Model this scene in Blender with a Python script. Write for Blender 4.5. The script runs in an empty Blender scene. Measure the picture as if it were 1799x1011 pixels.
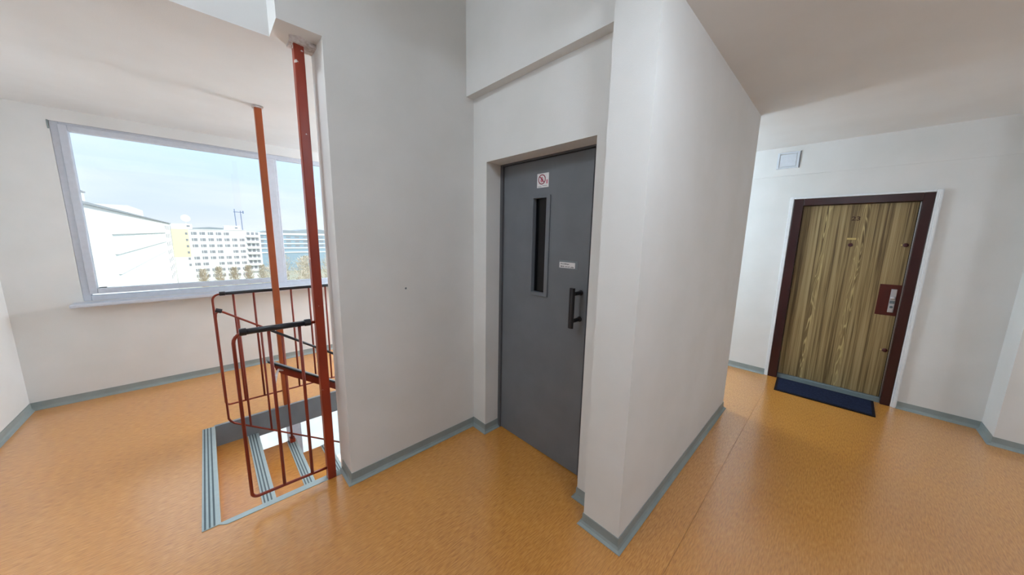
import bpy, math, random
from mathutils import Vector, Matrix
random.seed(7)
C = bpy.context.scene.collection
S = bpy.context.scene

# ------------------------------------------------------------------ camera
def make_camera():
    f, pi, ro, ya = 556.08, math.radians(9.02), math.radians(1.073), math.radians(45.986)
    F = Vector((math.cos(ya)*math.cos(pi), math.sin(ya)*math.cos(pi), -math.sin(pi)))
    R = Vector((math.sin(ya), -math.cos(ya), 0)); U = R.cross(F)
    R2 = R*math.cos(ro) + U*math.sin(ro); U2 = -R*math.sin(ro) + U*math.cos(ro)
    cd = bpy.data.cameras.new('camera'); cd.sensor_width = 36; cd.sensor_fit = 'HORIZONTAL'
    cd.lens = f/1799*36; cd.clip_start = .02; cd.clip_end = 3000
    co = bpy.data.objects.new('camera', cd); C.objects.link(co)
    m = Matrix((R2, U2, -F)).transposed().to_4x4(); m.translation = (0, 0, 1.54)
    co.matrix_world = m; S.camera = co
make_camera()

# ------------------------------------------------------------------ sky, sun, exposure
SKY = 1.35; SUN = 4.5; FILL = 1.0
S.view_settings.view_transform = 'Standard'; S.view_settings.look = 'None'
S.view_settings.exposure = 0.0; S.view_settings.gamma = 1.0
S.view_settings.use_curve_mapping = False

def lin(r, g, b):
    return tuple(((c/255)/12.92 if c/255 <= .04045 else ((c/255+.055)/1.055)**2.4) for c in (r, g, b)) + (1,)

def make_world():
    w = bpy.data.worlds.new('sky'); S.world = w; w.use_nodes = True
    n = w.node_tree.nodes; l = w.node_tree.links; n.clear()
    out = n.new('ShaderNodeOutputWorld'); bg = n.new('ShaderNodeBackground')
    tc = n.new('ShaderNodeTexCoord'); sep = n.new('ShaderNodeSeparateXYZ'); l.new(tc.outputs['Generated'], sep.inputs[0])
    ramp = n.new('ShaderNodeValToRGB'); l.new(sep.outputs['Z'], ramp.inputs[0])
    e = ramp.color_ramp.elements
    e[0].position = 0.0; e[0].color = (.70, .75, .82, 1)
    e[1].position = .9; e[1].color = (.42, .66, .95, 1)
    x = ramp.color_ramp.elements.new(.10); x.color = (.60, .72, .93, 1)
    x = ramp.color_ramp.elements.new(.25); x.color = (.62, .86, 1.0, 1)
    mp = n.new('ShaderNodeMapping'); mp.inputs['Scale'].default_value = (1.3, 1.3, 7)
    l.new(tc.outputs['Generated'], mp.inputs[0])
    nz = n.new('ShaderNodeTexNoise'); nz.inputs['Scale'].default_value = 2.2; nz.inputs['Detail'].default_value = 6
    l.new(mp.outputs[0], nz.inputs[0])
    cr = n.new('ShaderNodeMapRange'); cr.inputs[1].default_value = .40; cr.inputs[2].default_value = .85; l.new(nz.outputs[0], cr.inputs[0])
    mx = n.new('ShaderNodeMix'); mx.data_type = 'RGBA'; l.new(cr.outputs[0], mx.inputs[0])
    l.new(ramp.outputs[0], mx.inputs[6]); mx.inputs[7].default_value = (.80, .84, .93, 1)
    l.new(mx.outputs[2], bg.inputs[0]); bg.inputs[1].default_value = SKY
    l.new(bg.outputs[0], out.inputs[0])
make_world()

def make_sun():
    sd = bpy.data.lights.new('sun', 'SUN'); sd.energy = SUN; sd.angle = math.radians(.6); sd.color = (1, .96, .88)
    so = bpy.data.objects.new('sun', sd); C.objects.link(so)
    d = Vector((.62, -.55, .56)).normalized()          # direction towards the sun, behind this facade
    so.rotation_euler = d.to_track_quat('Z', 'Y').to_euler()
    so.location = (30, -40, 60)
make_sun()

# ------------------------------------------------------------------ materials
def mat(name, col, rough=.6, metal=0., noise=None, bump=None, spec=.5, emit=None, coat=0.):
    """noise=(scale, other colour, stretch(3)); bump=(scale, strength)"""
    m = bpy.data.materials.new(name); m.use_nodes = True
    n = m.node_tree.nodes; l = m.node_tree.links; b = n['Principled BSDF']
    b.inputs['Roughness'].default_value = rough; b.inputs['Metallic'].default_value = metal
    b.inputs['Specular IOR Level'].default_value = spec; b.inputs['Coat Weight'].default_value = coat
    b.inputs['Base Color'].default_value = col
    tc = n.new('ShaderNodeTexCoord')
    sc, col2, st = noise if noise else (30, tuple(c*.94 for c in col[:3])+(1,), (1, 1, 1))
    mp = n.new('ShaderNodeMapping'); mp.inputs['Scale'].default_value = st; l.new(tc.outputs['Object'], mp.inputs[0])
    nz = n.new('ShaderNodeTexNoise'); nz.inputs['Scale'].default_value = sc; nz.inputs['Detail'].default_value = 5
    l.new(mp.outputs[0], nz.inputs[0])
    mr = n.new('ShaderNodeMapRange'); mr.inputs[1].default_value = .35; mr.inputs[2].default_value = .65; l.new(nz.outputs[0], mr.inputs[0])
    mx = n.new('ShaderNodeMix'); mx.data_type = 'RGBA'; l.new(mr.outputs[0], mx.inputs[0])
    mx.inputs[6].default_value = col; mx.inputs[7].default_value = col2
    l.new(mx.outputs[2], b.inputs['Base Color'])
    if bump:
        nb = n.new('ShaderNodeTexNoise'); nb.inputs['Scale'].default_value = bump[0]; nb.inputs['Detail'].default_value = 4
        l.new(tc.outputs['Object'], nb.inputs[0])
        bp = n.new('ShaderNodeBump'); bp.inputs['Strength'].default_value = bump[1]; bp.inputs['Distance'].default_value = .002
        l.new(nb.outputs[0], bp.inputs['Height']); l.new(bp.outputs[0], b.inputs['Normal'])
    if emit:
        b.inputs['Emission Color'].default_value = emit[0]; b.inputs['Emission Strength'].default_value = emit[1]
    return m

def glass_mat(name, tint, gloss=.9):
    m = bpy.data.materials.new(name); m.use_nodes = True
    n = m.node_tree.nodes; l = m.node_tree.links; n.clear()
    o = n.new('ShaderNodeOutputMaterial'); t = n.new('ShaderNodeBsdfTransparent'); g = n.new('ShaderNodeBsdfGlossy')
    t.inputs[0].default_value = tint; g.inputs['Roughness'].default_value = .02; g.inputs[0].default_value = (gloss,)*3+(1,)
    fr = n.new('ShaderNodeFresnel'); fr.inputs[0].default_value = 1.45
    mx = n.new('ShaderNodeMixShader'); l.new(fr.outputs[0], mx.inputs[0]); l.new(t.outputs[0], mx.inputs[1]); l.new(g.outputs[0], mx.inputs[2])
    l.new(mx.outputs[0], o.inputs[0]); return m

def wood_mat():
    m = bpy.data.materials.new('zebra_wood_veneer'); m.use_nodes = True
    n = m.node_tree.nodes; l = m.node_tree.links; b = n['Principled BSDF']; b.inputs['Roughness'].default_value = .45
    tc = n.new('ShaderNodeTexCoord'); sep = n.new('ShaderNodeSeparateXYZ'); l.new(tc.outputs['Object'], sep.inputs[0])
    # broad vertical stripes
    mp = n.new('ShaderNodeMapping'); mp.inputs['Scale'].default_value = (1, 1, .012); l.new(tc.outputs['Object'], mp.inputs[0])
    n1 = n.new('ShaderNodeTexNoise'); n1.inputs['Scale'].default_value = 46; n1.inputs['Detail'].default_value = 3; l.new(mp.outputs[0], n1.inputs[0])
    n2 = n.new('ShaderNodeTexNoise'); n2.inputs['Scale'].default_value = 210; n2.inputs['Detail'].default_value = 2; l.new(mp.outputs[0], n2.inputs[0])
    ad = n.new('ShaderNodeMath'); ad.operation = 'MULTIPLY_ADD'; l.new(n2.outputs[0], ad.inputs[0]); ad.inputs[1].default_value = .55; l.new(n1.outputs[0], ad.inputs[2])
    r = n.new('ShaderNodeValToRGB'); l.new(ad.outputs[0], r.inputs[0])
    r.color_ramp.elements[0].position = .62; r.color_ramp.elements[0].color = lin(96, 76, 46)
    r.color_ramp.elements[1].position = .95; r.color_ramp.elements[1].color = lin(166, 144, 104)
    x = r.color_ramp.elements.new(.74); x.color = lin(138, 116, 75)
    # cathedral figure inside two narrow bands
    mp3 = n.new('ShaderNodeMapping'); mp3.inputs['Scale'].default_value = (1, 1, .10); l.new(tc.outputs['Object'], mp3.inputs[0])
    n3 = n.new('ShaderNodeTexNoise'); n3.inputs['Scale'].default_value = 16; n3.inputs['Detail'].default_value = 2; l.new(mp3.outputs[0], n3.inputs[0])
    mu = n.new('ShaderNodeMath'); mu.operation = 'MULTIPLY'; l.new(n3.outputs[0], mu.inputs[0]); mu.inputs[1].default_value = 75
    si = n.new('ShaderNodeMath'); si.operation = 'SINE'; l.new(mu.outputs[0], si.inputs[0])
    mr = n.new('ShaderNodeMapRange'); mr.inputs[1].default_value = .3; mr.inputs[2].default_value = 1.; l.new(si.outputs[0], mr.inputs[0])
    def band(c, w):
        s = n.new('ShaderNodeMath'); s.operation = 'SUBTRACT'; l.new(sep.outputs['Y'], s.inputs[0]); s.inputs[1].default_value = c
        a = n.new('ShaderNodeMath'); a.operation = 'ABSOLUTE'; l.new(s.outputs[0], a.inputs[0])
        k = n.new('ShaderNodeMapRange'); k.inputs[1].default_value = w; k.inputs[2].default_value = w*.4; l.new(a.outputs[0], k.inputs[0]); return k
    b1, b2 = band(.155, .030), band(-.105, .030)
    mxx = n.new('ShaderNodeMath'); mxx.operation = 'MAXIMUM'; l.new(b1.outputs[0], mxx.inputs[0]); l.new(b2.outputs[0], mxx.inputs[1])
    fac = n.new('ShaderNodeMath'); fac.operation = 'MULTIPLY'; l.new(mxx.outputs[0], fac.inputs[0]); l.new(mr.outputs[0], fac.inputs[1])
    mx = n.new('ShaderNodeMix'); mx.data_type = 'RGBA'; l.new(fac.outputs[0], mx.inputs[0]); l.new(r.outputs[0], mx.inputs[6]); mx.inputs[7].default_value = lin(188, 166, 116)
    l.new(mx.outputs[2], b.inputs['Base Color']); return m

def lino_mat():
    m = bpy.data.materials.new('orange_linoleum'); m.use_nodes = True
    n = m.node_tree.nodes; l = m.node_tree.links; b = n['Principled BSDF']
    b.inputs['Roughness'].default_value = .36; b.inputs['Specular IOR Level'].default_value = .55
    b.inputs['Coat Weight'].default_value = 1.0; b.inputs['Coat Roughness'].default_value = .22; b.inputs['Coat IOR'].default_value = 2.0
    tc = n.new('ShaderNodeTexCoord')
    mp = n.new('ShaderNodeMapping'); mp.inputs['Scale'].default_value = (.14, 1, 1); l.new(tc.outputs['Object'], mp.inputs[0])
    n1 = n.new('ShaderNodeTexNoise'); n1.inputs['Scale'].default_value = 170; n1.inputs['Detail'].default_value = 5; n1.inputs['Roughness'].default_value = .5; l.new(mp.outputs[0], n1.inputs[0])
    n2 = n.new('ShaderNodeTexNoise'); n2.inputs['Scale'].default_value = 1.4; n2.inputs['Detail'].default_value = 4; l.new(tc.outputs['Object'], n2.inputs[0])
    ad = n.new('ShaderNodeMath'); ad.operation = 'MULTIPLY_ADD'; l.new(n2.outputs[0], ad.inputs[0]); ad.inputs[1].default_value = .25; l.new(n1.outputs[0], ad.inputs[2])
    r = n.new('ShaderNodeValToRGB'); l.new(ad.outputs[0], r.inputs[0])
    r.color_ramp.elements[0].position = .40; r.color_ramp.elements[0].color = lin(180, 110, 32)
    r.color_ramp.elements[1].position = .88; r.color_ramp.elements[1].color = lin(224, 160, 76)
    x = r.color_ramp.elements.new(.62); x.color = lin(207, 137, 48)
    l.new(r.outputs[0], b.inputs['Base Color'])
    rr = n.new('ShaderNodeMapRange'); rr.inputs[3].default_value = .28; rr.inputs[4].default_value = .44; l.new(n2.outputs[0], rr.inputs[0]); l.new(rr.outputs[0], b.inputs['Roughness'])
    bp = n.new('ShaderNodeBump'); bp.inputs['Strength'].default_value = .06; bp.inputs['Distance'].default_value = .001; l.new(n1.outputs[0], bp.inputs['Height']); l.new(bp.outputs[0], b.inputs['Normal'])
    return m

def red_paint():
    """red-brown paint, flaked off to the white primer near the top"""
    m = mat('red_brown_paint', lin(152, 48, 14), .38, noise=(14, lin(132, 38, 10), (1, 1, .3)))
    n = m.node_tree.nodes; l = m.node_tree.links; b = n['Principled BSDF']
    old = b.inputs['Base Color'].links[0].from_socket
    tc = n.new('ShaderNodeTexCoord'); sep = n.new('ShaderNodeSeparateXYZ'); l.new(tc.outputs['Object'], sep.inputs[0])
    nz = n.new('ShaderNodeTexNoise'); nz.inputs['Scale'].default_value = 26; nz.inputs['Detail'].default_value = 3; l.new(tc.outputs['Object'], nz.inputs[0])
    z = n.new('ShaderNodeMapRange'); z.inputs[1].default_value = 2.28; z.inputs[2].default_value = 2.52; z.inputs[3].default_value = 0; z.inputs[4].default_value = .13; l.new(sep.outputs['Z'], z.inputs[0])
    ad = n.new('ShaderNodeMath'); l.new(nz.outputs[0], ad.inputs[0]); l.new(z.outputs[0], ad.inputs[1])
    gt = n.new('ShaderNodeMapRange'); gt.inputs[1].default_value = .73; gt.inputs[2].default_value = .75; l.new(ad.outputs[0], gt.inputs[0])
    mx = n.new('ShaderNodeMix'); mx.data_type = 'RGBA'; l.new(gt.outputs[0], mx.inputs[0]); l.new(old, mx.inputs[6]); mx.inputs[7].default_value = lin(225, 215, 210)
    l.new(mx.outputs[2], b.inputs['Base Color']); return m

M = {}
M['wall'] = mat('white_wall_paint', lin(232, 230, 227), .75, noise=(3, lin(227, 225, 221), (1, 1, 1)), bump=(260, .25), spec=.3)
M['ceil'] = mat('white_ceiling_paint', lin(232, 231, 229), .8, noise=(2, lin(227, 225, 222), (1, 1, 1)), bump=(200, .2), spec=.3)
M['lino'] = lino_mat()
M['seam'] = mat('linoleum_weld', lin(166, 108, 44), .5)
M['slab'] = mat('concrete_slab', lin(170, 168, 164), .8)
M['pvc'] = mat('grey_vinyl_skirting', lin(150, 158, 156), .45, noise=(8, lin(140, 149, 147), (1, 1, 1)))
M['pvc_lt'] = mat('pale_grey_nosing', lin(178, 192, 192), .4)
M['groove'] = mat('dark_grip_insert', lin(92, 104, 108), .6)
M['fascia'] = mat('slate_grey_fascia', lin(132, 142, 150), .5, noise=(6, lin(122, 131, 140), (1, 1, 1)))
M['red'] = red_paint()
M['redplain'] = mat('red_brown_rod_paint', lin(140, 48, 22), .4, noise=(14, lin(122, 38, 18), (1, 1, .3)))
M['orange'] = mat('lit_orange_brown_paint', lin(172, 86, 40), .4, noise=(10, lin(160, 76, 34), (1, 1, .2)))  # same paint as the nearer post, with its brighter light put into the colour
M['black'] = mat('black_handrail_vinyl', lin(26, 27, 34), .3)
M['upvc'] = mat('white_window_frame', lin(208, 211, 220), .4)
M['glass'] = glass_mat('window_glass', (.96, .98, .98, 1))
M['liftgrey'] = mat('grey_lift_paint', lin(112, 115, 120), .42, noise=(5, lin(106, 109, 114), (1, 1, 1)), bump=(300, .05))
M['liftframe'] = mat('darker_grey_lift_frame', lin(90, 91, 94), .45)
M['gasket'] = mat('black_gap', lin(18, 18, 20), .7)
M['shaft'] = mat('dark_lift_shaft', lin(30, 31, 34), .8)
M['darkglass'] = glass_mat('dark_slit_glass', (.45, .45, .47, 1), .7)
M['handle'] = mat('black_handle_plastic', lin(20, 20, 26), .35)
M['paper'] = mat('white_sticker', lin(232, 228, 228), .5)
M['signred'] = mat('sign_dark_red', lin(140, 30, 50), .5)
M['ink'] = mat('print_ink', lin(40, 42, 46), .6)
M['pink'] = mat('faded_pink_print', lin(205, 130, 145), .6)
M['plate'] = mat('grey_holder', lin(122, 130, 136), .4)
M['wood'] = wood_mat()
M['frame'] = mat('dark_red_brown_door_frame', lin(52, 14, 14), .3, noise=(10, lin(44, 10, 11), (1, 1, .2)))
M['casing'] = mat('white_casing', lin(238, 239, 240), .5)
M['lockplate'] = mat('mahogany_plate', lin(84, 22, 12), .35, noise=(12, lin(70, 17, 10), (1, 1, .3)))
M['steel'] = mat('satin_steel', lin(205, 208, 212), .3, metal=.8)
M['brass'] = mat('brass', lin(196, 172, 112), .35, metal=.5)
M['bronze'] = mat('dark_bronze', lin(66, 40, 16), .5)
M['maroon'] = mat('maroon_cap', lin(72, 22, 26), .35)
M['thresh'] = mat('grey_metal_threshold', lin(122, 134, 136), .45)
M['navy'] = mat('navy_mat_pile', lin(26, 32, 52), .95, noise=(60, lin(38, 46, 70), (1, 1, 1)), bump=(400, .8), spec=.15)
M['matedge'] = mat('dark_mat_border', lin(26, 17, 22), .8, spec=.2)
M['vent'] = mat('white_plastic_cover', lin(222, 226, 232), .4)
M['primer'] = mat('flaking_white_plaster', lin(228, 222, 220), .85, noise=(40, lin(190, 176, 170), (1, 1, 1)), bump=(80, .8))
M['opal'] = mat('opal_lamp_glass', lin(250, 248, 244), .4, emit=((1, .96, .90, 1), 1.0))
# outside
M['render'] = mat('white_render', lin(236, 236, 236), .9)
M['yellow'] = mat('yellow_render', lin(243, 230, 192), .9)
M['pane'] = mat('grey_window_pane', lin(150, 152, 158), .3)
M['shade'] = mat('loggia_shade_grey', lin(222, 228, 228), .9)  # shading of the loggia recesses painted as a flat grey
M['roofing'] = mat('grey_roofing', lin(150, 154, 160), .9)
M['bluegrey'] = mat('blue_grey_cladding', lin(150, 172, 188), .6)
M['mast'] = mat('blue_grey_mast', lin(110, 130, 165), .6)
M['grass'] = mat('pale_winter_grass', lin(176, 174, 150), 1, noise=(.05, lin(190, 184, 166), (1, 1, 1)))
M['paving'] = mat('pale_concrete_paving', lin(214, 212, 208), .95, noise=(.4, lin(200, 198, 194), (1, 1, 1)))
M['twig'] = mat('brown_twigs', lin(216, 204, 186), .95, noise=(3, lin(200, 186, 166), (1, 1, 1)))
M['green'] = mat('green_foliage', lin(178, 192, 164), .95, noise=(3, lin(162, 178, 148), (1, 1, 1)))
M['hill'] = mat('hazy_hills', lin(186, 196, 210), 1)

# ------------------------------------------------------------------ mesh helpers
class MB:
    def __init__(s): s.v = []; s.f = []
    def add(s, vs, fs):
        o = len(s.v); s.v += [tuple(p) for p in vs]; s.f += [tuple(o+i for i in q) for q in fs]; return s
    def box(s, a, b):
        x0, y0, z0 = (min(a[i], b[i]) for i in range(3)); x1, y1, z1 = (max(a[i], b[i]) for i in range(3))
        return s.add([(x0,y0,z0),(x1,y0,z0),(x1,y1,z0),(x0,y1,z0),(x0,y0,z1),(x1,y0,z1),(x1,y1,z1),(x0,y1,z1)],
                     [(0,3,2,1),(4,5,6,7),(0,1,5,4),(1,2,6,5),(2,3,7,6),(3,0,4,7)])
    def prism(s, poly, axis, a, b):
        """poly: 2-D points; axis 0/1/2 extruded from a to b (poly uses the two other axes in order)"""
        n = len(poly); vs = []
        for t in (a, b):
            for p in poly:
                q = list(p); q.insert(axis, t); vs.append(q)
        fs = [tuple(range(n))[::-1], tuple(range(n, 2*n))] + [(i, (i+1) % n, n+(i+1) % n, n+i) for i in range(n)]
        return s.add(vs, fs)
    def tube(s, pts, r, n=8, cap=True):
        pts = [Vector(p) for p in pts]; rs = r if isinstance(r, (list, tuple)) else [r]*len(pts); rings = []
        d0 = (pts[1]-pts[0]).normalized(); up = Vector((0, 0, 1)) if abs(d0.z) < .9 else Vector((1, 0, 0))
        nx = d0.cross(up).normalized()
        for i, p in enumerate(pts):
            d = ((pts[min(i+1, len(pts)-1)]-p).normalized() + (p-pts[max(i-1, 0)]).normalized()).normalized()
            nx = (nx - d*nx.dot(d)).normalized(); ny = d.cross(nx)
            rings.append([p + (nx*math.cos(k*2*math.pi/n) + ny*math.sin(k*2*math.pi/n))*rs[i] for k in range(n)])
        vs = [q for ring in rings for q in ring]; fs = []
        for i in range(len(pts)-1):
            for k in range(n): fs.append((i*n+k, i*n+(k+1) % n, (i+1)*n+(k+1) % n, (i+1)*n+k))
        if cap: fs += [tuple(range(n))[::-1], tuple(range((len(pts)-1)*n, len(pts)*n))]
        return s.add(vs, fs)
    def lathe(s, prof, center, axis=(0, 0, 1), n=16):
        """prof: (radius, height) along axis"""
        ax = Vector(axis).normalized(); up = Vector((0, 0, 1)) if abs(ax.z) < .9 else Vector((1, 0, 0))
        a = ax.cross(up).normalized(); b = ax.cross(a); c = Vector(center); vs = []; fs = []
        for r, h in prof:
            for k in range(n): vs.append(c + ax*h + (a*math.cos(2*math.pi*k/n) + b*math.sin(2*math.pi*k/n))*r)
        for i in range(len(prof)-1):
            for k in range(n): fs.append((i*n+k, i*n+(k+1) % n, (i+1)*n+(k+1) % n, (i+1)*n+k))
        fs += [tuple(range(n))[::-1], tuple(range((len(prof)-1)*n, len(prof)*n))]
        return s.add(vs, fs)

def base_of(p):
    v = Vector((0, 0, 0))
    while p is not None: v = v + p.location; p = p.parent
    return v
def obj(name, mb, m, parent=None, bevel=0, smooth=False, origin=None):
    off = base_of(parent); o0 = Vector(origin) if origin is not None else off
    me = bpy.data.meshes.new(name); me.from_pydata([tuple(Vector(p)-o0) for p in mb.v], [], mb.f); me.materials.append(M[m])
    me.update()
    import bmesh
    bm = bmesh.new(); bm.from_mesh(me); bmesh.ops.recalc_face_normals(bm, faces=bm.faces)
    if bevel:
        ed = [e for e in bm.edges if len(e.link_faces) == 2 and e.calc_face_angle(0) > .5]
        bmesh.ops.bevel(bm, geom=ed, offset=bevel, segments=2, profile=.5, affect='EDGES', clamp_overlap=True)
    bm.to_mesh(me); bm.free()
    if smooth:
        for p in me.polygons: p.use_smooth = True
    o = bpy.data.objects.new(name, me); C.objects.link(o)
    o.location = o0-off; o.parent = parent
    return o
def tag(o, label, cat, group=None, kind=None):
    o['label'] = label; o['category'] = cat
    if group: o['group'] = group
    if kind: o['kind'] = kind
    return o
def thing(name, loc, label, cat, group=None, kind=None):
    o = bpy.data.objects.new(name, None); C.objects.link(o); o.location = loc; o.empty_display_size = .1
    return tag(o, label, cat, group, kind)
def struct(name, mb, m, label, cat, parent=None, **k):
    o = obj(name, mb, m, parent, **k); return tag(o, label, cat, None, 'structure')
def B(*bs):
    m = MB()
    for a, b in bs: m.box(a, b)
    return m

# ------------------------------------------------------------------ dimensions (metres, x = along the stairs, y = towards the window)
U0, V0, UE = 1.343, .597, 3.336          # pillar end, corridor wall face, corridor wall end
VN, U1, U2 = .797, 1.468, 1.598          # niche side, lift wall, lift frame plane
V1, V2, UW = 1.947, 2.17, .522           # stair wall faces and end
VL, VR, ZLIFT = 1.797, .926, 2.054
ZC, ZS, ZT = 2.549, 2.52, 3.4
VW, UL = 4.627, -1.205
U3, U4, VS = 4.607, 4.303, -.996
VB = -2.6; ZB = -2.72
HU, HV0, HV1 = -.086, 2.12, 3.30         # stair opening

# ------------------------------------------------------------------ structure
fl = struct('floor', B(((UL,VB,-.2),(U3+.2,HV0,-.0)), ((UL,HV0,-.2),(HU,HV1,0)), ((UL,HV1,-.2),(UE-.2,VW,0)), ((UE-.2,HV0,-.2),(U3+.2,VW,0))), 'lino',
            'orange brown streaked linoleum floor of the landing', 'floor')
for yy in (.392, -1.6):
    obj('seam', B(((U0-.2,yy-.0012,0),(U3,yy+.0012,.0006))), 'seam', fl)
struct('floor_below', B(((UL,2.2,ZB-.2),(UE,VW,ZB))), 'lino', 'linoleum floor of the storey below the stair', 'floor')
ww = MB()
for z0 in (0, ZB):
    zt = ZT if z0 == 0 else -.0
    ww.box((UL-.25,VW,z0),(-.829,VW+.25,zt)); ww.box((2.04,VW,z0),(3.50,VW+.25,zt)); ww.box((4.45,VW,z0),(U3+.25,VW+.25,zt))
    ww.box((-.829,VW,z0),(2.04,VW+.25,z0+.903)); ww.box((-.829,VW,z0+2.417),(2.04,VW+.25,zt))
    if z0 == 0: ww.box((3.50,VW,0),(4.45,VW+.25,.35)); ww.box((3.50,VW,2.38),(4.45,VW+.25,ZT))
    else: ww.box((3.50,VW,z0),(4.45,VW+.25,zt))
struct('wall_window', ww, 'wall', 'white plastered outer wall around the wide window', 'wall')
struct('wall_left', B(((UL-.25,VB,ZB),(UL,VW,ZT))), 'wall', 'white wall at the far left of the landing', 'wall')
struct('wall_rear', B(((UL-.25,VB-.2,ZB),(U3+.5,VB,ZT))), 'wall', 'white wall closing the landing opposite the stairs', 'wall')
wc = struct('wall_stair', B(((UW,V1,-.2),(UE-.2,V2,ZT)), ((.335,V1,ZS),(UW,V2,ZT))), 'wall', 'white wall between the staircase and the lift with a short header', 'wall')
obj('filled_hole', MB().lathe([(.007,0),(.006,.001),(.002,.0015)], (.918,V1,1.198), (0,-1,0), 10), 'plate', wc)
struct('wall_stair_lower', B(((UW,V1,ZB),(UE-.2,V2,-.2))), 'wall', 'white wall beside the lower part of the stairs', 'wall')
struct('wall_lift', B(((U1,VL,0),(1.70,V1,2.5)), ((U1,VN,0),(1.70,VR,2.5)), ((U1,VR,ZLIFT),(1.70,VL,2.5)), ((1.405,VN,2.497),(1.70,V1,ZT))), 'wall',
       'white wall with the lift doorway set back under a shallow beam', 'wall')
struct('wall_corridor', B(((U0,V0,0),(UE,VN,ZT))), 'wall', 'white wall block between the lift and the corridor', 'wall')
struct('wall_block', B(((UE-.2,VN,ZB),(UE,VW,ZT))), 'wall', 'white side wall facing the flat entrance', 'wall')
wr = struct('wall_right', B(((U3,.43,0),(U3+.25,VW,ZT)), ((U3,VS,0),(U3+.25,-.495,ZT)), ((U3,-.495,1.995),(U3+.25,.43,ZT)), ((U3-.008,VS,2.25),(U3,VW,ZC))), 'wall',
            'white wall around the entrance of flat number 23', 'wall')
struct('wall_step', B(((U4,VB,0),(U3+.25,VS,ZT))), 'wall', 'white wall stepping forward right of the flat entrance', 'wall')
struct('ceiling_stair', B(((UL,2.147,ZS),(.335,V2,ZT)), ((UL,V2,ZS),(UE-.2,VW,ZT))), 'ceil', 'white low ceiling over the staircase', 'ceiling')
struct('ceiling_corridor', B(((UL,VB,ZC),(U3,V0,ZT)), ((UE,V0,ZC),(U3,VW,ZT))), 'ceil', 'white ceiling of the corridor in front of the flat', 'ceiling')
struct('ceiling_hall', B(((UL-.25,VB-.2,ZT),(U3+.5,VW+.25,ZT+.3))), 'ceil', 'raised ceiling above the lift lobby', 'ceiling')
struct('floor_room_behind', B(((U3+.25,-1.2,-.2),(U3+.5,1.2,ZT))), 'slab', 'masonry behind the flat entrance', 'wall')

# coved vinyl skirting: paths run with the room on the right-hand side of the wall
PROF = [(0,.068),(.004,.068),(.0055,.024),(.011,.011),(.024,.0035),(.024,0),(0,0)]
def skirting(path, names, label):
    P2 = [Vector(p) for p in path]; n = len(P2)
    dirs = [(P2[i+1]-P2[i]).normalized() for i in range(n-1)]
    nor = [Vector((d.y, -d.x)) for d in dirs]           # right-hand side
    for i in range(n-1):
        m = MB(); vs = []
        for j in (i, i+1):
            other = nor[j-1] if j == i and i > 0 else (nor[j] if j == i+1 and j < n-1 else None)
            mit = nor[i] if other is None else (nor[i]+other)/(1+nor[i].dot(other))
            for d, z in PROF: q = P2[j]+mit*d; vs.append((q.x, q.y, z))
        k = len(PROF)
        m.add(vs, [tuple(range(k)), tuple(range(k, 2*k))[::-1]]+[(a, (a+1) % k, k+(a+1) % k, k+a) for a in range(k)])
        struct('baseboard_'+names[i], m, 'pvc', label[i], 'skirting')
skirting([(UE-.2,VW),(UL,VW),(UL,VB)][::-1], ['left','window'], ['grey coved vinyl skirting along the far left wall','grey coved vinyl skirting under the wide window'])
skirting([(UW,V2-.05),(UW,V1),(U1,V1),(U1,VL),(U2,VL)][::1], ['stair_end','stair','lift_corner','lift_reveal'],
         ['short grey skirting on the end of the stair wall','grey skirting along the stair wall','tiny grey skirting left of the lift doorway','grey skirting in the left lift reveal'])
skirting([(U2,VR),(U1,VR),(U1,VN),(U0,VN),(U0,V0),(UE,V0),(UE,VW)], ['lift_reveal_right','lift_right','niche','pillar','corridor','block'],
         ['grey skirting in the right lift reveal','short grey skirting right of the lift doorway','grey skirting inside the lift niche','grey skirting on the end of the corridor wall','long grey skirting along the corridor wall','grey skirting around the corner opposite the flat'])
skirting([(U3,VW),(U3,.466)], ['flat_left'], ['grey skirting left of the flat entrance'])
skirting([(U3,-.531),(U3,VS),(U4,VS),(U4,VB)], ['flat_right','step_return','step'],
         ['grey skirting right of the flat entrance','grey skirting on the return of the stepped wall','grey skirting along the stepped wall at the right edge'])

# ------------------------------------------------------------------ windows
def window(name, u0, u1, z0, z1, lights, label, sill=True):
    w = thing(name, (u0, VW, z0), label, 'window', kind='structure')
    F = B(((u0,VW+.012,z0),(u0+.045,VW+.085,z1)), ((u1-.045,VW+.012,z0),(u1,VW+.085,z1)), ((u0+.045,VW+.012,z0),(u1-.045,VW+.085,z0+.045)), ((u0+.045,VW+.012,z1-.045),(u1-.045,VW+.085,z1)))
    obj('window_frame', F, 'upvc', w, bevel=.004)
    for (a, b, c, d, sash) in lights:                      # glass rectangle and whether it sits in a sash
        if sash:
            k = .048
            s = obj('sash', B(((a-k,VW+.0,c-k),(a,VW+.07,d+k)), ((b,VW,c-k),(b+k,VW+.07,d+k)), ((a,VW,c-k),(b,VW+.07,c)), ((a,VW,d),(b,VW+.07,d+k))), 'upvc', w, bevel=.005)
        else:
            k = .02
            s = obj('glazing_bead', B(((a-k,VW+.02,c-k),(a,VW+.07,d+k)), ((b,VW+.02,c-k),(b+k,VW+.07,d+k)), ((a,VW+.02,c-k),(b,VW+.07,c)), ((a,VW+.02,d),(b,VW+.07,d+k))), 'upvc', w, bevel=.004)
        obj('pane', B(((a-.004,VW+.045,c-.004),(b+.004,VW+.051,d+.004))), 'glass', w)
    return w
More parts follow.
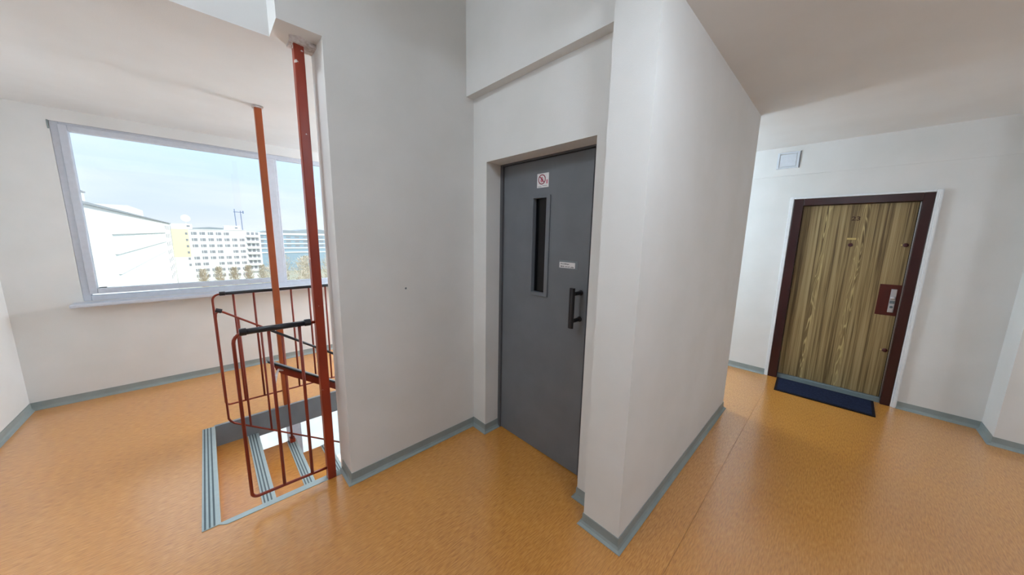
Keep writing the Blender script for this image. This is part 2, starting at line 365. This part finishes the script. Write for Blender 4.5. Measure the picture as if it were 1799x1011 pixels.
for dz, nm, lb in ((0,'window_1','wide white framed window with two panes above the stairs'), (ZB,'window_2','wide white framed window of the storey below')):
    w = window(nm, -.829, 2.04, .903+dz, 2.417+dz, [(-.742,.53,1.013+dz,2.352+dz,True), (.682,1.95,.968+dz,2.396+dz,False)], lb)
    obj('mullion', B(((.58,VW+.012,.948+dz),(.662,VW+.085,2.372+dz))), 'upvc', w, bevel=.004)
    if dz == 0:
        obj('hinge_cap', B(((-.838,VW-.004,2.35),(-.829,VW+.01,2.42))), 'pvc', w, bevel=.002)
        obj('weep_cover', B(((-.735,VW+.03,1.013),(-.69,VW+.05,1.02))), 'groove', w)
    obj('window_sill', B(((-.885,VW-.135,.868+dz),(2.09,VW+.01,.900+dz))), 'upvc', w, bevel=.008)
window('window_3', 3.50, 4.45, .35, 2.38, [(3.56,4.39,.41,2.32,False)], 'narrow tall window at the end of the side corridor')

# ------------------------------------------------------------------ staircase
st = thing('staircase', (HU, HV0, 0), 'linoleum staircase going down beside the stair wall with grey ribbed nosings', 'staircase', kind='structure')
def nosing(u, z, v0, v1, parent):
    n_ = obj('nosing', B(((u-.068,v0,z),(u+.004,v1,z+.004)), ((u-.002,v0,z-.03),(u+.004,v1,z))), 'pvc_lt', parent)
    for d in (.056, .038, .020): obj('grip_insert', B(((u-d-.004,v0+.004,z+.004),(u-d+.004,v1-.004,z+.0052))), 'groove', n_)
nosing(HU, 0, HV0-.005, HV1, st)
for k in range(1, 11):
    u0 = HU+.26*(k-1); z = -.17*k
    s = obj('step', B(((u0,HV0+.0 if u0+.26 < UW else V2,z-.17),(u0+.26,HV1-.002,z))), 'lino', st)
    nosing(u0+.26, z, HV0 if u0+.26 < UW else V2, HV1-.002, s)
obj('carriage', MB().prism([(HU,-.2),(HU+.26,-.36),(HU+2.6,-1.9),(HU+2.6,-2.1),(HU+.1,-.5),(HU,-.4)], 1, HV0+.1, HV1-.05), 'slab', st)
struct('trim_1', B(((HU,HV1-.004,-.2),(UE-.2,HV1,.0)), ((HU,HV1-.004,0),(UE-.2,HV1+.022,.003))), 'fascia', 'slate grey facing on the far edge of the stair opening', 'trim')
struct('trim_2', MB().prism([(HU+.03,HV0-.03),(UW-.02,HV0-.045),(UW-.02,HV0+.004),(HU-.004,HV0+.004),(HU-.004,HV0-.006)], 2, 0, .003), 'pvc_lt', 'pale grey strip along the near edge of the stair opening', 'trim')

# ------------------------------------------------------------------ railings
R0 = .0085
def arc(c, a0, a1, r, plane_v, n=5):
    return [(c[0]+r*math.cos(a0+(a1-a0)*i/n), plane_v, c[1]+r*math.sin(a0+(a1-a0)*i/n)) for i in range(n+1)]
def tilt(pts): return pts
# near railing with its post
rl = thing('stair_railing', (.445, 2.095, 0), 'red railing panel with black grip, welded to the nearer tall red post', 'railing')
po = obj('post', B(((.421,2.072,0),(.468,2.119,2.503))), 'red', rl, bevel=.004)
obj('head_plate', B(((.408,2.055,2.503),(.535,2.165,2.519))), 'primer', po, bevel=.003)
obj('plaster_lump', MB().add([(.40,2.05,2.52),(.44,2.03,2.52),(.56-.04,2.06,2.52),(.52,2.16,2.52),(.42,2.165,2.52),(.415,2.06,2.500),(.445,2.05,2.496),(.505,2.07,2.499),(.50,2.15,2.5),(.425,2.155,2.5)],
    [(0,1,2,3,4),(9,8,7,6,5),(0,5,6,1),(1,6,7,2),(2,7,8,3),(3,8,9,4),(4,9,5,0)]), 'primer', po)
v = 2.095
ul, zt, zb = .056, 1.028, .085
obj('frame_rod', MB().tube([(.421,v,zt)]+[(.2,v,zt)]+arc((ul+.05,zt-.05), math.pi/2, math.pi, .05, v)+[(ul,v,.6)]+arc((ul+.03,zb+.03), math.pi, 1.5*math.pi, .03, v)+[(.25,v,zb-.004),(.421,v,zb-.01)], R0, 10), 'redplain', rl, smooth=True)
for u in (.203, .343): obj('baluster', MB().tube([(u,v,zb-.002),(u,v,zt)], R0, 10), 'redplain', rl, smooth=True)
gp = obj('grip', MB().tube([(.085,v,zt+.002),(.395,v,zt+.002)], .0155, 14), 'black', rl, smooth=True)
for a, b in ((.082,.112), (.368,.400)): obj('end_collar', MB().tube([(a,v,zt+.003),(b,v,zt+.003)], .0195, 14), 'black', gp, bevel=.003)
# far railing with its post
rl = thing('stair_railing', (.40, 3.335, 0), 'red level railing before the window, fixed to the farther tall red post', 'railing')
v = 3.335
po = obj('post', B(((.376,v-.023,.003),(.423,v+.023,2.506))), 'orange', rl, bevel=.004)
obj('head_plate', B(((.366,v-.035,2.506),(.434,v+.035,2.519))), 'primer', po, bevel=.003)
ul, zt, zb = .0, 1.058, .14; ur = 1.42
obj('frame_rod', MB().tube([(ur,v,zt)]+arc((ul+.045,zt-.045), math.pi/2, math.pi, .045, v)+[(ul,v,.6)]+arc((ul+.03,zb+.03), math.pi, 1.5*math.pi, .03, v)+[(ur,v,zb)], R0-.001, 8), 'redplain', rl, smooth=True)
for u in (.123,.25,.508,.643,.776,.91,1.04,1.17,1.30,1.415): obj('baluster', MB().tube([(u,v,zb),(u,v,zt)], R0-.001, 8), 'redplain', rl, smooth=True)
gp = obj('grip', MB().tube([(.045,v,zt+.002),(ur,v,zt+.002)], .0125, 12), 'black', rl, smooth=True)
obj('end_collar', MB().tube([(.042,v,zt+.003),(.078,v,zt+.003)], .0165, 12), 'black', gp, bevel=.003)
# sloping railing on the far side of the flight
rl = thing('sloping_railing', (.40, 3.25, -.34), 'red railing panel sloping down along the far side of the stairs', 'railing')
v = 3.25; sl = -.70
ul, zt, zb, ur = .004, .955, .028, .822
obj('frame_rod', MB().tube([(ur,v,zb+sl*(ur-ul)),(ur,v,zt+sl*(ur-.01))]+[(.4,v,zt+sl*.39),(ul+.05,v,zt+sl*.04),(ul+.02,v,zt-.012),(ul+.004,v,zt-.035),(ul,v,zt-.07),(ul,v,.5),(ul,v,zb+.03),(ul+.008,v,zb+.008),(ul+.03,v,zb+sl*.03),(ur,v,zb+sl*(ur-ul))], R0-.001, 8), 'redplain', rl, smooth=True)
for u in (.133,.266,.535,.67): obj('baluster', MB().tube([(u,v,zb+sl*(u-ul)),(u,v,zt+sl*(u-ul))], R0-.001, 8), 'redplain', rl, smooth=True)
obj('stanchion', MB().tube([(.402,v,-.36),(.402,v,zt+sl*.398)], R0, 8), 'redplain', rl, smooth=True)
obj('base_bracket', B(((.385,v-.012,-.50),(.424,v+.045,-.30))), 'red', rl, bevel=.003)
gp = obj('grip', MB().tube([(.28,v,zt+sl*.276+.002),(ur,v,zt+sl*(ur-ul)+.002)], .0105, 10), 'black', rl, smooth=True)
obj('end_collar', MB().tube([(.008,v,zt-.004),(.044,v,zt-.018)], .0165, 12), 'black', gp, bevel=.003)
# handrail on the stair wall
hr = thing('stair_handrail', (.24, 2.21, .7), 'thick sloping handrail, black grip on a red flat bar, starting behind the nearer railing', 'handrail')
v = 2.212; a0, z0, a1 = .205, .806, 2.3; s2 = -.685
z1 = z0+s2*(a1-a0)
obj('flat_bar', MB().prism([(a0+.01,z0-.012),(a1,z1-.004),(a1,z1-.062),(a0+.05,z0-.090),(a0+.025,z0-.06)], 1, v-.005, v+.005), 'redplain', hr)
g = []
for (uu, zz) in ((a0-.012, z0+.004), (a1, z1)):
    for (dv, dz) in ((-.019,-.006),(-.020,.002),(-.013,.009),(.013,.009),(.020,.002),(.019,-.006)): g.append((uu, v+dv, zz+dz))
obj('grip', MB().add(g, [tuple(range(6))[::-1], tuple(range(6, 12))]+[(i, (i+1) % 6, 6+(i+1) % 6, 6+i) for i in range(6)]), 'black', hr, bevel=.003)
obj('bracket', MB().tube([(.203,2.098,.70),(.212,2.13,.712),(.225,2.17,.735),(.24,2.205,.748),(.262,v,.735)], [.006,.007,.007,.007,.006], 8), 'primer', hr, smooth=True)
for u in (.75, 1.6): obj('wall_bracket', MB().tube([(u,V2,z0+s2*(u-a0)-.06),(u,v,z0+s2*(u-a0)-.045)], .007, 8), 'redplain', hr, smooth=True)

# ------------------------------------------------------------------ text helper
def text_mesh(txt, size, thick=.0004):
    cu = bpy.data.curves.new('print', 'FONT'); cu.body = txt; cu.size = size; cu.extrude = thick; cu.offset = size*.02
    cu.align_x = 'CENTER'; cu.align_y = 'CENTER'; cu.resolution_u = 3
    o = bpy.data.objects.new('print', cu); C.objects.link(o)
    dg = bpy.context.evaluated_depsgraph_get(); me = bpy.data.meshes.new_from_object(o.evaluated_get(dg))
    bpy.data.objects.remove(o); bpy.data.curves.remove(cu); return me
def text_on_u(name, txt, size, u, v, z, m, parent, sx=1.0, shear=0):
    """lettering on a face that looks towards -x; reading direction runs towards -y"""
    me = text_mesh(txt, size); off = base_of(parent)
    for p in me.vertices:
        x, y, w = p.co; p.co = (-w, -(x+shear*y)*sx, y)
    me.materials.clear(); me.materials.append(M[m])
    o = bpy.data.objects.new(name, me); C.objects.link(o); o.parent = parent; o.location = Vector((u, v, z))-off; return o

# ------------------------------------------------------------------ lift door
d1 = thing('door_1', (1.62, 1.4, 0), 'grey metal lift door with a narrow glass slit and black pull handle', 'door', kind='structure')
obj('door_frame', B(((U2,1.772,0),(1.68,VL,ZLIFT)), ((U2,VR,2.043),(1.68,1.772,ZLIFT)), ((U2,VR,0),(1.68,1.012,2.043))), 'liftframe', d1, bevel=.001)
UF = 1.612
LV0, LV1, LZ0, LZ1 = 1.024, 1.768, .006, 2.038
SV0, SV1, SZ0, SZ1 = 1.357, 1.470, 1.172, 1.797
obj('leaf', B(((UF,SV1,LZ0),(UF+.04,LV1,LZ1)), ((UF,LV0,LZ0),(UF+.04,SV0,LZ1)), ((UF,SV0,LZ0),(UF+.04,SV1,SZ0)), ((UF,SV0,SZ1),(UF+.04,SV1,LZ1))), 'liftgrey', d1)
sf = obj('slit_frame', B(((UF-.010,SV0-.03,SZ0-.022),(UF,SV0,SZ1+.015)), ((UF-.010,SV1,SZ0-.022),(UF,SV1+.012,SZ1+.015)), ((UF-.010,SV0,SZ0-.022),(UF,SV1,SZ0)), ((UF-.010,SV0,SZ1),(UF,SV1,SZ1+.015))), 'liftgrey', d1, bevel=.002)
obj('slit_pane', B(((UF+.022,SV0,SZ0),(UF+.027,SV1,SZ1))), 'darkglass', d1)
obj('seal', B(((UF+.008,1.772-.005,0),(UF+.03,1.772,2.043)), ((UF+.008,LV0,2.038),(UF+.03,1.772,2.043)), ((UF+.004,1.012,0),(UF+.03,LV0,2.043))), 'gasket', d1)
sg = obj('prohibition_sign', B(((UF-.0015,1.350,1.862),(UF,1.448,1.951))), 'paper', d1)
def ring_u(c, r0, r1, u, th, n=28):
    m = MB(); vs = []; fs = []
    for k in range(n):
        a = 2*math.pi*k/n
        for r, uu in ((r0,u),(r1,u),(r1,u-th),(r0,u-th)): vs.append((uu, c[0]+r*math.cos(a), c[1]+r*math.sin(a)))
    for k in range(n):
        q = ((k+1) % n)*4; p = k*4
        for j in range(4): fs.append((p+j, p+(j+1) % 4, q+(j+1) % 4, q+j))
    return m.add(vs, fs)
cy, cz = 1.407, 1.913
obj('red_ring', ring_u((cy,cz), .0255, .0315, UF-.0015, .0006), 'signred', sg)
bar = MB(); q = .0285*math.sqrt(.5)
bar.prism([(cy+q+.002,cz+q-.002),(cy+q-.002,cz+q+.002),(cy-q-.002,cz-q+.002),(cy-q+.002,cz-q-.002)], 0, UF-.0023, UF-.0015)
obj('red_bar', bar, 'signred', sg)
obj('figure', MB().prism([(cy-.004,cz+.016),(cy+.006,cz+.017),(cy+.008,cz+.004),(cy+.014,cz-.006),(cy+.008,cz-.018),(cy-.008,cz-.017),(cy-.013,cz-.004),(cy-.008,cz+.006)], 0, UF-.0019, UF-.0015), 'pink', sg)
obj('side_print', B(((UF-.0019,1.357,1.884),(UF-.0015,1.371,1.908))), 'pink', sg)
obj('caption', B(((UF-.0019,1.362,1.8715),(UF-.0015,1.402,1.8735)), ((UF-.0019,1.410,1.868),(UF-.0015,1.440,1.870))), 'ink', sg)
hp = obj('label_holder', B(((UF-.002,1.098,1.352),(UF,1.242,1.404))), 'plate', d1, bevel=.0008)
obj('label_card', B(((UF-.003,1.118,1.357),(UF-.002,1.236,1.392))), 'paper', hp)
pr = MB(); rp = random.Random(2)
for (y0, y1, zc, h) in ((1.227, 1.162, 1.3815, .0075), (1.227, 1.196, 1.3655, .007), (1.189, 1.160, 1.3650, .006), (1.152, 1.127, 1.3635, .007)):
    y = y0
    while y > y1:                                   # rows of tiny upright and level strokes, too small to read
        w_ = rp.uniform(.0014, .0026); pr.box((UF-.0034,y-w_,zc-h/2),(UF-.0029,y,zc+h/2*rp.choice((1,1,.3)))); pr.box((UF-.0034,y-.004,zc+rp.choice((-1,1,0))*h*.4-.0007),(UF-.0029,y,zc+rp.choice((-1,1,0))*h*.4+.0009)); y -= .0052
obj('small_print', pr, 'ink', hp)
hn = obj('pull_handle', MB().prism([(1.540+.011*math.cos(a*math.pi/6)*1.2, 1.080+.0185*math.sin(a*math.pi/6)) for a in range(12)], 2, 1.004, 1.250), 'handle', d1, bevel=.003)
for z in (1.216, 1.052): obj('mount', MB().lathe([(.017,0),(.017,.006),(.0125,.009),(.0125,.072)], (UF,1.068,z), (-1,0,0), 16), 'handle', hn, bevel=.001)
struct('lift_shaft_interior', B(((2.6,VN+.05,0),(2.7,V1,2.3)), ((1.72,1.45,0),(1.76,1.60,2.3))), 'shaft', 'dark lift shaft seen through the slit of the lift door', 'shaft')

# ------------------------------------------------------------------ flat entrance
d2 = thing('door_2', (4.66, 0, 0), 'striped wood veneer flat door in a dark red frame, numbered 23', 'door', kind='structure')
obj('door_frame', B(((U3-.012,.352,0),(U3+.09,.43,1.995)), ((U3-.012,-.495,0),(U3+.09,-.432,1.995)), ((U3-.012,-.432,1.926),(U3+.09,.352,1.995))), 'frame', d2, bevel=.004)
obj('casing', B(((U3-.016,.432,0),(U3,.464,2.016)), ((U3-.016,-.534,0),(U3,-.497,2.016)), ((U3-.016,-.497,1.997),(U3,.432,2.016))), 'casing', d2, bevel=.004)
obj('casing_ridge', B(((U3-.026,-.529,0),(U3-.016,-.512,2.012))), 'casing', d2, bevel=.003)
UD = 4.652
lf = obj('leaf', B(((UD,-.421,.052),(UD+.04,.349,1.922))), 'wood', d2, origin=(4.66,0,0))
obj('edge_strip', B(((UD+.004,-.4315,.05),(UD+.03,-.4265,1.926))), 'steel', d2)
obj('edge_gap', B(((UD+.012,-.4265,.05),(UD+.03,-.421,1.926))), 'gasket', d2)
obj('threshold', B(((U3+.012,-.432,0),(U3+.10,.352,.048))), 'thresh', d2, bevel=.004)
lp = obj('lock_plate', B(((UD-.006,-.424,.868),(UD,-.287,1.163))), 'lockplate', d2, bevel=.002)
es = obj('lock_escutcheon', B(((UD-.014,-.400,.900),(UD-.006,-.362,1.123))), 'steel', lp, bevel=.003)
obj('thumb_turn', MB().lathe([(.012,0),(.012,.012),(.016,.016),(.016,.026),(.006,.030)], (UD-.014,-.381,1.040), (-1,0,0), 16), 'steel', lp, smooth=True)
obj('key_cylinder', MB().lathe([(.011,0),(.011,.006),(.008,.008)], (UD-.014,-.381,.952), (-1,0,0), 16), 'groove', lp)
obj('key_shield', B(((UD-.018,-.396,.985),(UD-.014,-.366,1.012))), 'groove', lp, bevel=.002)
obj('peephole', MB().lathe([(.018,0),(.018,.006),(.012,.009),(.006,.008)], (UD,-.042,1.527), (-1,0,0), 18), 'maroon', d2)
obj('name_plate', B(((UD-.003,-.074,1.579),(UD,-.010,1.596))), 'brass', d2, bevel=.001)
text_on_u('door_number', '23', .056, UD-.0015, -.048, 1.783, 'bronze', d2, 1.15)
for z, vv in ((1.535,-.392), (.526,-.398)):
    bt = obj('bolt_cap', MB().lathe([(.018,0),(.018,.008),(.010,.013)], (UD,vv,z), (-1,0,0), 16), 'maroon', d2)
    obj('bolt_tip', MB().lathe([(.006,0),(.006,.004),(.003,.006)], (UD,vv+.024,z), (-1,0,0), 10), 'brass', bt)
# doormat
dm = thing('doormat', (4.4, -.03, 0), 'dark navy doormat with a darker border before the flat entrance', 'doormat')
pts = [(4.606,.346),(4.183,.324),(4.190,-.389),(4.606,-.393)]
obj('rubber_base', MB().prism(pts, 2, .0005, .009), 'matedge', dm, bevel=.002)
cx_ = sum(p[0] for p in pts)/4; cy_ = sum(p[1] for p in pts)/4
inn = [(cx_+(p[0]-cx_)*.90, cy_+(p[1]-cy_)*.945) for p in pts]
obj('pile', MB().prism(inn, 2, .009, .0125), 'navy', dm)
# vent cover high on the wall
vc = thing('vent_cover', (U3-.008, .535, 2.33), 'small square white cover plate on the wall above the flat entrance', 'vent')
obj('cover_frame', B(((U3-.020,.440,2.326),(U3-.008,.460,2.492)), ((U3-.020,.602,2.326),(U3-.008,.622,2.492)), ((U3-.020,.460,2.326),(U3-.008,.602,2.342)), ((U3-.020,.460,2.476),(U3-.008,.602,2.492))), 'vent', vc, bevel=.002)
obj('lid', B(((U3-.016,.464,2.346),(U3-.008,.598,2.472))), 'vent', vc, bevel=.002)
obj('side_gap', B(((U3-.014,.4325,2.322),(U3-.008,.4385,2.494))), 'plate', vc)

# ------------------------------------------------------------------ fill lamps added out of view to brighten the landing
FILL_COL = (.76, .89, 1.02, 1)
def fill_mat(power, col=FILL_COL):
    m = M['opal'].copy(); key = 'opal_'+str(len(M)); M[key] = m
    b = m.node_tree.nodes['Principled BSDF']; b.inputs['Emission Strength'].default_value = power*FILL; b.inputs['Emission Color'].default_value = col
    return key
def ceiling_fill_lamp(loc, r, power, label):
    t = thing('ceiling_fill_lamp', loc, label, 'lamp', 'opal lamps added as fill light')
    obj('base_ring', MB().lathe([(r*.92,0),(r*.92,-.03),(r*.86,-.03)], loc, n=32), 'vent', t)
    obj('diffuser', MB().lathe([(r,-.03),(r*1.0,-.045),(r*.9,-.075),(r*.6,-.10),(r*.2,-.11)], loc, n=32), fill_mat(power), t, smooth=True)
def fill_globe(loc, out, r, power, label, col=FILL_COL):
    """added opal fill globe on a short arm; loc is the fixing point on the wall, out the direction away from it"""
    t = thing('wall_fill_lamp', loc, label, 'lamp', 'opal lamps added as fill light'); o = Vector(out); c = Vector(loc)+o*(r+.07)
    obj('back_plate', MB().lathe([(.06,0),(.06,.012),(.04,.02)], loc, out, 20), 'vent', t)
    obj('arm', MB().tube([Vector(loc), Vector(loc)+o*.08], .012, 10), 'vent', t)
    obj('globe', MB().lathe([(max(.004, r*math.sin(math.pi*k/12)), -r*math.cos(math.pi*k/12)) for k in range(13)], c, n=24), fill_mat(power, col), t, smooth=True)
ceiling_fill_lamp((-.8, 1.74, ZT), .22, 36, 'added round fill lamp in the raised lobby ceiling')
ceiling_fill_lamp((.86, -.08, ZC), .15, 56, 'added round fill lamp in the low ceiling before the corridor wall')
fill_globe((UE-.2, 3.9, 1.75), (-1,0,0), .20, 98, 'added globe fill lamp over the lower stairs, hidden by the stair wall')
fill_globe((UL, 3.40, 1.65), (1,0,0), .10, 11, 'small added globe fill lamp on the far left wall beside the window')
fill_globe((UE, 2.3, 1.9), (1,0,0), .18, 60, 'added globe fill lamp out of sight in the side corridor', (.70,.90,1.08,1))
fill_globe((2.5, VB, 1.5), (0,1,0), .18, 18, 'added globe fill lamp on the wall opposite the corridor')
ceiling_fill_lamp((1.2, 3.95, -.2), .30, 10, 'added round fill lamp for the storey below')

# ------------------------------------------------------------------ outside
GZ = -24
g = struct('ground', B(((-400,5,GZ-1),(500,900,GZ))), 'grass', 'pale winter grass between the blocks', 'ground')
struct('paving', B(((-9,5.2,GZ),(60,85,GZ+.05))), 'paving', 'pale paved yard below the window', 'paving')
hm = MB(); vs = []; N = 40
for i in range(N):
    x = -300+i*22; h = 2+7*abs(math.sin(i*.37))+4*abs(math.sin(i*.9+1)); vs += [(x,820,GZ),(x,800,GZ+22+h),(x,900,GZ+22+h),(x,900,GZ)]
fs = []
for i in range(N-1):
    a = i*4; b = a+4; fs += [(a,b,b+1,a+1),(a+1,b+1,b+2,a+2),(a+2,b+2,b+3,a+3)]
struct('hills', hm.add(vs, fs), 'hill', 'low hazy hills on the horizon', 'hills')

# far slab block
fb = thing('apartment_block', (5, 205, GZ), 'white apartment block with rows of small windows and a yellow left end', 'building')
obj('body', B(((-4.9,205,GZ),(15.0,218,2.35))), 'render', fb)
obj('yellow_bay', B(((-10.2,204.6,-10),(-4.9,218,2.5))), 'yellow', fb)
obj('lower_bay', B(((-10.2,204.6,GZ),(-4.9,218,-10))), 'render', fb)
obj('balcony_bay', B(((15.0,205.8,GZ),(20.6,218,1.9))), 'render', fb)
obj('stair_tower', B(((-10.2,206,2.5),(-3.6,213,4.8))), 'render', fb)
obj('stair_tower', B(((7.2,206,2.35),(13.2,213,4.6))), 'render', fb)
obj('tower_hatch', B(((-5.2,205.93,3.5),(-4.2,206,4.2))), 'pane', fb)
obj('tower_hatch', B(((11.2,205.93,3.2),(12.2,206,3.9))), 'pane', fb)
obj('roof_edge', B(((-4.9,204.8,2.35),(15.0,205.2,2.6))), 'render', fb)
wm = {}
def pane(u, v, z, w, h, parent, axis=1, name='window', mt='pane'):
    k = (w, h, axis, mt)
    if k not in wm:
        me = bpy.data.meshes.new(name); b_ = MB()
        if axis == 1: b_.box((-w/2,-.06,-h/2),(w/2,.0,h/2))
        else: b_.box((0,-w/2,-h/2),(.06,w/2,h/2))
        me.from_pydata(b_.v, [], b_.f); me.materials.append(M[mt]); wm[k] = me
    o = bpy.data.objects.new(name, wm[k]); C.objects.link(o); o.parent = parent; o.location = Vector((u, v, z))-base_of(parent); return o
rw = random.Random(3)
for r in range(8):
    z = .65-2.8*r
    for c in range(7):
        u = -3.1+2.75*c
        if rw.random() < .1: continue
        pane(u-.75, 205, z, .45, 1.25, fb); pane(u+.25, 205, z, 1.15, 1.25, fb)
    if r < 7:
        obj('balcony', B(((15.2,204.6,z-1.5),(20.2,205.8,z-1.3)), ((15.2,204.6,z-1.3),(20.2,204.7,z-.4))), 'render', fb)
        for q in (15.9, 17.6, 19.3): pane(q, 205.8, z+.1, 1.1, 1.7, fb)
for r in range(6): pane(-5.6, 204.6, .5-2.8*r, .7, 1.0, fb)
# dish and roof mast
ds = thing('satellite_dish', (-5.4, 208, 4.8), 'white satellite dish on the roof of the far block', 'satellite dish')
obj('dish_pole', MB().tube([(-5.4,208,4.8),(-5.4,208,6.4)], .12, 8), 'render', ds)
obj('reflector', MB().lathe([(.2,0),(.9,.15),(1.6,.5),(1.6,.56),(.9,.22),(.2,.08)], (-5.4,208.3,7.2), (.25,-.9,.3), 20), 'render', ds)
ms = thing('roof_mast', (13.2, 207, 2.4), 'tall thin frame mast on the roof of the far block', 'mast')
for u in (11.9, 14.1): obj('mast_leg', MB().tube([(u,207,2.4),(u-.1,207,12.6 if u < 13 else 11.9)], .16, 6), 'mast', ms)
obj('cross_bar', MB().tube([(11.4,207,11.2),(15.2,207,11.2)], .16, 6), 'mast', ms)
obj('antenna', MB().tube([(15.0,207,10.6),(15.0,207,11.9)], .22, 6), 'mast', ms)
# left wing
lw = thing('apartment_wing', (-9.2, 110, GZ), 'long white apartment wing receding along the left of the view', 'building')
obj('body', B(((-24,28,GZ),(-9.4,186,4.3))), 'render', lw)
obj('roof_edge', B(((-24.2,28,4.3),(-9.0,186.2,4.55))), 'roofing', lw)
obj('roof_house', B(((-22,30,4.55),(-9.3,60,5.6))), 'render', lw)
obj('roof_house', B(((-22,110,4.55),(-11.5,135,6.9))), 'render', lw)
obj('roof_house_cap', B(((-22.2,29.8,5.6),(-9.2,60.2,5.75))), 'roofing', lw)
for r in range(7):
    z = 2.1-2.85*r
    obj('parapet_band', B(((-9.4,72,z-1.15),(-9.0,160,z))), 'render', lw)
    obj('loggia_strip', B(((-9.41,72,z),(-9.36,160,z+1.6))), 'shade', lw)
    for k in range(14): pane(-9.36, 75.5+6*k, z+.75, 1.6, 1.2, lw, 0, mt='shade')
    for k in range(3):
        pane(-9.4, 164+7*k, z+.5, 2.2, 1.4, lw, 0)
# low blue grey building
lb = thing('office_building', (50, 268, GZ), 'low blue grey building with white bands at the right of the view', 'building')
obj('body', B(((24,262,GZ),(95,275,.2))), 'bluegrey', lb)
obj('roof_edge', B(((23.5,261.5,.2),(95.5,275.5,1.5))), 'render', lb)
for r in range(4): obj('white_band', B(((23.8,261.6,-3.0-2.9*r),(95.2,262,-2.3-2.9*r))), 'render', lb)
for r in range(3):
    for k in range(14): pane(26.5+4.9*k, 262, -1.2-2.9*r, 2.6, 1.1, lb)
# trees
def tree(u, v, top, rad, m, label):
    t = thing('bare_tree', (u, v, GZ), label, 'tree', 'trees between the blocks'); h = top-GZ
    rr = random.Random(int(u*31+v)); w = MB()
    obj('trunk', MB().tube([(u,v,GZ),(u+.2,v,GZ+h*.5),(u+.1,v,GZ+h*.85)], [.28,.18,.05], 6), m, t)
    for k in range(700):
        a = rr.uniform(0, 6.283); z = rr.uniform(.30, 1.0); q = rad*math.sin(math.pi*min(1, (z-.22)*1.15))**.6*rr.uniform(.25, 1)
        p = Vector((u+q*math.cos(a), v+q*math.sin(a), GZ+h*z)); d = Vector((math.cos(a)*.7, math.sin(a)*.7, rr.uniform(.3, 1.2)))*rr.uniform(.5, 1.3)
        s_ = Vector((-math.sin(a), math.cos(a), rr.uniform(-.5, .5)))*rr.uniform(.06, .22)
        w.add([p-d*.5-s_, p-d*.5+s_, p+d*.5], [(0,1,2)])
    c = obj('crown', w, m, t); c['kind'] = 'stuff'
tr = random.Random(5)
for row in range(3):
    for i in range(5):
        u = 15.5+i*9.0+row*2.9
        if u > 46: continue
        gr = row == 1 and i == 3
        tree(u+(.9 if row == 2 and i == 0 else 0), 134+row*11, -7.4+tr.uniform(-1.2, .8)-row*.2-(2.5 if u < 17 else 0), 4.2, 'green' if gr else 'twig',
             'pale green tree among the bare trees at the right of the view' if gr else 'bare brown winter tree in the rows before the low office building')
for i in range(5):
    tree(-1.6+i*4.7, 176, -12.4+tr.uniform(-1, 1), 2.25, 'twig', 'small bare brown tree standing before the white apartment block')
